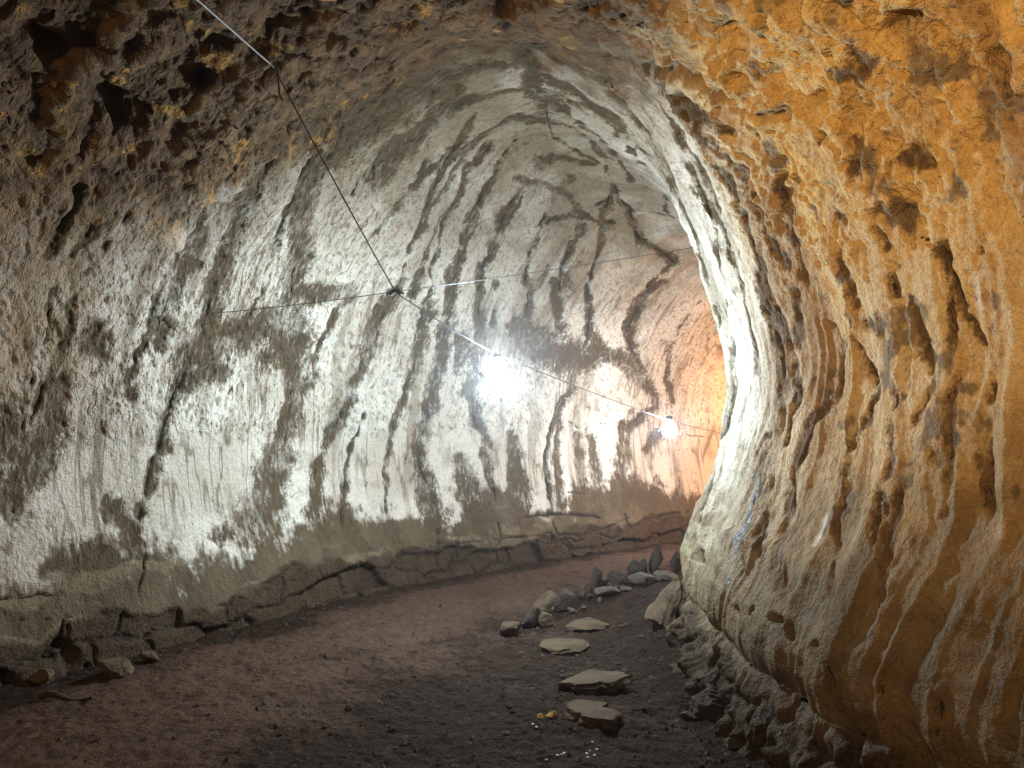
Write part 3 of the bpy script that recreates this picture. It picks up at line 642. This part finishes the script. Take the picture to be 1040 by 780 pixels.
# ================================================================== CABLES AND LAMPS
def plain(name, col, rough=.5, metal=0.0, emit=None, es=0):
    mt = bpy.data.materials.new(name); mt.use_nodes = True; b = mt.node_tree.nodes['Principled BSDF']
    b.inputs['Base Color'].default_value = (*col, 1); b.inputs['Roughness'].default_value = rough; b.inputs['Metallic'].default_value = metal
    if emit: b.inputs['Emission Color'].default_value = (*emit, 1); b.inputs['Emission Strength'].default_value = es
    return mt
M_CAB = plain('cable_black', (.03, .03, .033), .45); M_GRYC = plain('cable_grey', (.16, .18, .21), .4); M_WHC = plain('cable_pale', (.5, .5, .5), .4)
M_WIRE = plain('wire_steel', (.12, .12, .12), .5, .6)
def line(points, sag=.0, k=24):
    out = []
    for a, b in zip(points[:-1], points[1:]):
        t = np.linspace(0, 1, k, endpoint=False)[:, None]; p = a + (b - a) * t; p[:, 2] -= sag * 4 * (t * (1 - t))[:, 0]; out.append(p)
    out.append(points[-1][None]); return np.vstack(out)
LAMP1 = at_depth(505, 381, 5.8); LAMP2 = at_depth(680, 437, 9.2)
hookc, _d = locate(278, 40)
K0 = at_depth(196, -4, 3.5); K1 = at_depth(278, 68, 4.3); K2 = at_depth(402, 297, 5.2); K3 = at_depth(505, 360, 5.82); K4 = at_depth(680, 427, 9.2); K5 = at_depth(742, 441, 10.3)
root = bpy.data.objects.new('power_cable', None); COL.objects.link(root); root.location = K2
tag(root, 'long sagging power cable running along the passage and feeding both lamps', 'cable')
inv = -K2
def child(pts, r, mat, name): return tube(name, np.asarray(pts) + inv, r, mat, root, 8)
child(line([at_depth(130, -70, 2.9), K0, K1], 0), .0052, M_GRYC, 'cable_sleeve')
child(line([K1, K2, K3, K4, K5], .015), .0045, M_CAB, 'cable_run')
hk = hookc - K1
ceilp = K1 + np.array([0, 0, .22])
child(line([ceilp, K1], 0), .004, M_WIRE, 'hanger'); child(line([K1 + (.0, 0, .03), K1 + (.02, 0, -.02), K1 + (.035, 0, -.16), K1 + (.05, 0, -.19)], 0, 6), .006, M_CAB, 'tie')
for dx in (-.012, .012): child(line([K2 + (dx - .05, 0, -.02), K2 + (dx, 0, .02), K2 + (dx + .04, 0, -.01)], 0, 4), .008, M_CAB, 'knot')
cl, _ = locate(214, 318); cr_, _ = locate(704, 254)
tag(tube('support_wire', line([cl, at_depth(402, 296, 5.2), cr_], .01, 40), .003, M_WIRE), 'thin wire strung across the passage from left wall to right wall, holding the cable', 'wire')
def lathe(name, prof, mat, parent, seg=24, loc=(0, 0, 0)):
    V = []; 
    for r_, z_ in prof:
        for q_ in range(seg): V.append((r_ * math.cos(q_ * 2 * math.pi / seg) + loc[0], r_ * math.sin(q_ * 2 * math.pi / seg) + loc[1], z_ + loc[2]))
    Fq = [(a * seg + b, a * seg + (b + 1) % seg, (a + 1) * seg + (b + 1) % seg, (a + 1) * seg + b) for a in range(len(prof) - 1) for b in range(seg)]
    return mesh_obj(name, V, Fq, mat, parent)
def lamp(loc, top, label, es, col, r=.06):
    rt = bpy.data.objects.new('hanging_lamp', None); COL.objects.link(rt); rt.location = loc
    tag(rt, label, 'lamp', 'bare bulbs hanging from the cable')
    em = plain('bulb_glow', (1, 1, 1), .3, 0, col, es)
    prof = [(.001, -r)] + [(r * math.sin(a), -r * math.cos(a)) for a in np.linspace(.25, 2.55, 14)] + [(r * .42, r * 1.05), (r * .4, r * 1.2)]
    lathe('bulb', prof, em, rt, 20)
    lathe('socket', [(.001, r * 1.95), (r * .38, r * 1.9), (r * .45, r * 1.7), (r * .45, r * 1.12), (r * .41, r * 1.10)], M_CAB, rt)
    d = np.asarray(top) - np.asarray(loc)
    tube('cord', line([np.array([0, 0, r * 1.9]), d * .6 + (.005, 0, 0), d], 0, 6), .004, M_CAB, rt)
    return rt
E1, E2 = 1550, 540
lamp(LAMP1, K3, 'glowing white bulb hanging in mid passage, the nearer and higher of the two lights', E1, (.79, .94, 1.0), .08)
lamp(LAMP2, K4, 'glowing white bulb beside the orange lit bend, the farther and lower light', E2, (.86, .95, 1.0), .088)

def point(name, loc, e, col, r):
    l = bpy.data.lights.new(name, 'POINT'); l.energy = e; l.color = col; l.shadow_soft_size = r
    o = bpy.data.objects.new(name, l); COL.objects.link(o); o.location = loc; return o
point('warm_lamp_near', (-3.4, -.9, 3.1), 230, (1, .59, .235), .08)
sl = bpy.data.lights.new('warm_fill_spot', 'SPOT'); sl.energy = 1250; sl.color = (1, .64, .29); sl.spot_size = math.radians(76); sl.spot_blend = 1; sl.shadow_soft_size = .1  # unseen spot added to warm the upper right wall and leave the floor dark
so = bpy.data.objects.new('warm_fill_spot', sl); COL.objects.link(so); so.location = (-2.9, -1.0, 2.5)
so.rotation_euler = (Vector((2.4, 3.4, 3.9)) - so.location).to_track_quat('-Z', 'Y').to_euler()
point('white_lamp_behind', (-.6, -2.6, 2.3), 12, (1, .86, .70), .07)        # weak warm-white fill lamp behind the camera, out of view
point('warm_lamp_bend', (4.5, 10.45, 1.5), 420, (1, .38, .06), .06)      # next lamp round the bend

# faint haze volume added for a glare-like glow around the bulbs
hz = bpy.data.materials.new('haze'); hz.use_nodes = True; t_ = hz.node_tree; t_.nodes.clear()
o_ = t_.nodes.new('ShaderNodeOutputMaterial'); v_ = t_.nodes.new('ShaderNodeVolumePrincipled'); t_.links.new(v_.outputs[0], o_.inputs['Volume'])
v_.inputs['Color'].default_value = (.9, .93, 1, 1); v_.inputs['Density'].default_value = HAZE; v_.inputs['Anisotropy'].default_value = .86
x0, x1, y0, y1, z0, z1 = -11, 16, -12, 18, -1.5, 6
V = [(x, y, z) for x in (x0, x1) for y in (y0, y1) for z in (z0, z1)]
if HAZE:
    hb = mesh_obj('haze', V, [(0, 1, 3, 2), (4, 6, 7, 5), (0, 4, 5, 1), (2, 3, 7, 6), (0, 2, 6, 4), (1, 5, 7, 3)], hz, smooth=False); hb['kind'] = 'stuff'

w = bpy.data.worlds.new('World'); scene.world = w; w.use_nodes = True
w.node_tree.nodes['Background'].inputs[0].default_value = (.02, .02, .025, 1); w.node_tree.nodes['Background'].inputs[1].default_value = .05
scene.cycles.max_bounces = 3; scene.cycles.diffuse_bounces = 2
vs = scene.view_settings; vs.view_transform = 'Standard'; vs.look = 'None'; vs.exposure = 0; vs.gamma = 1
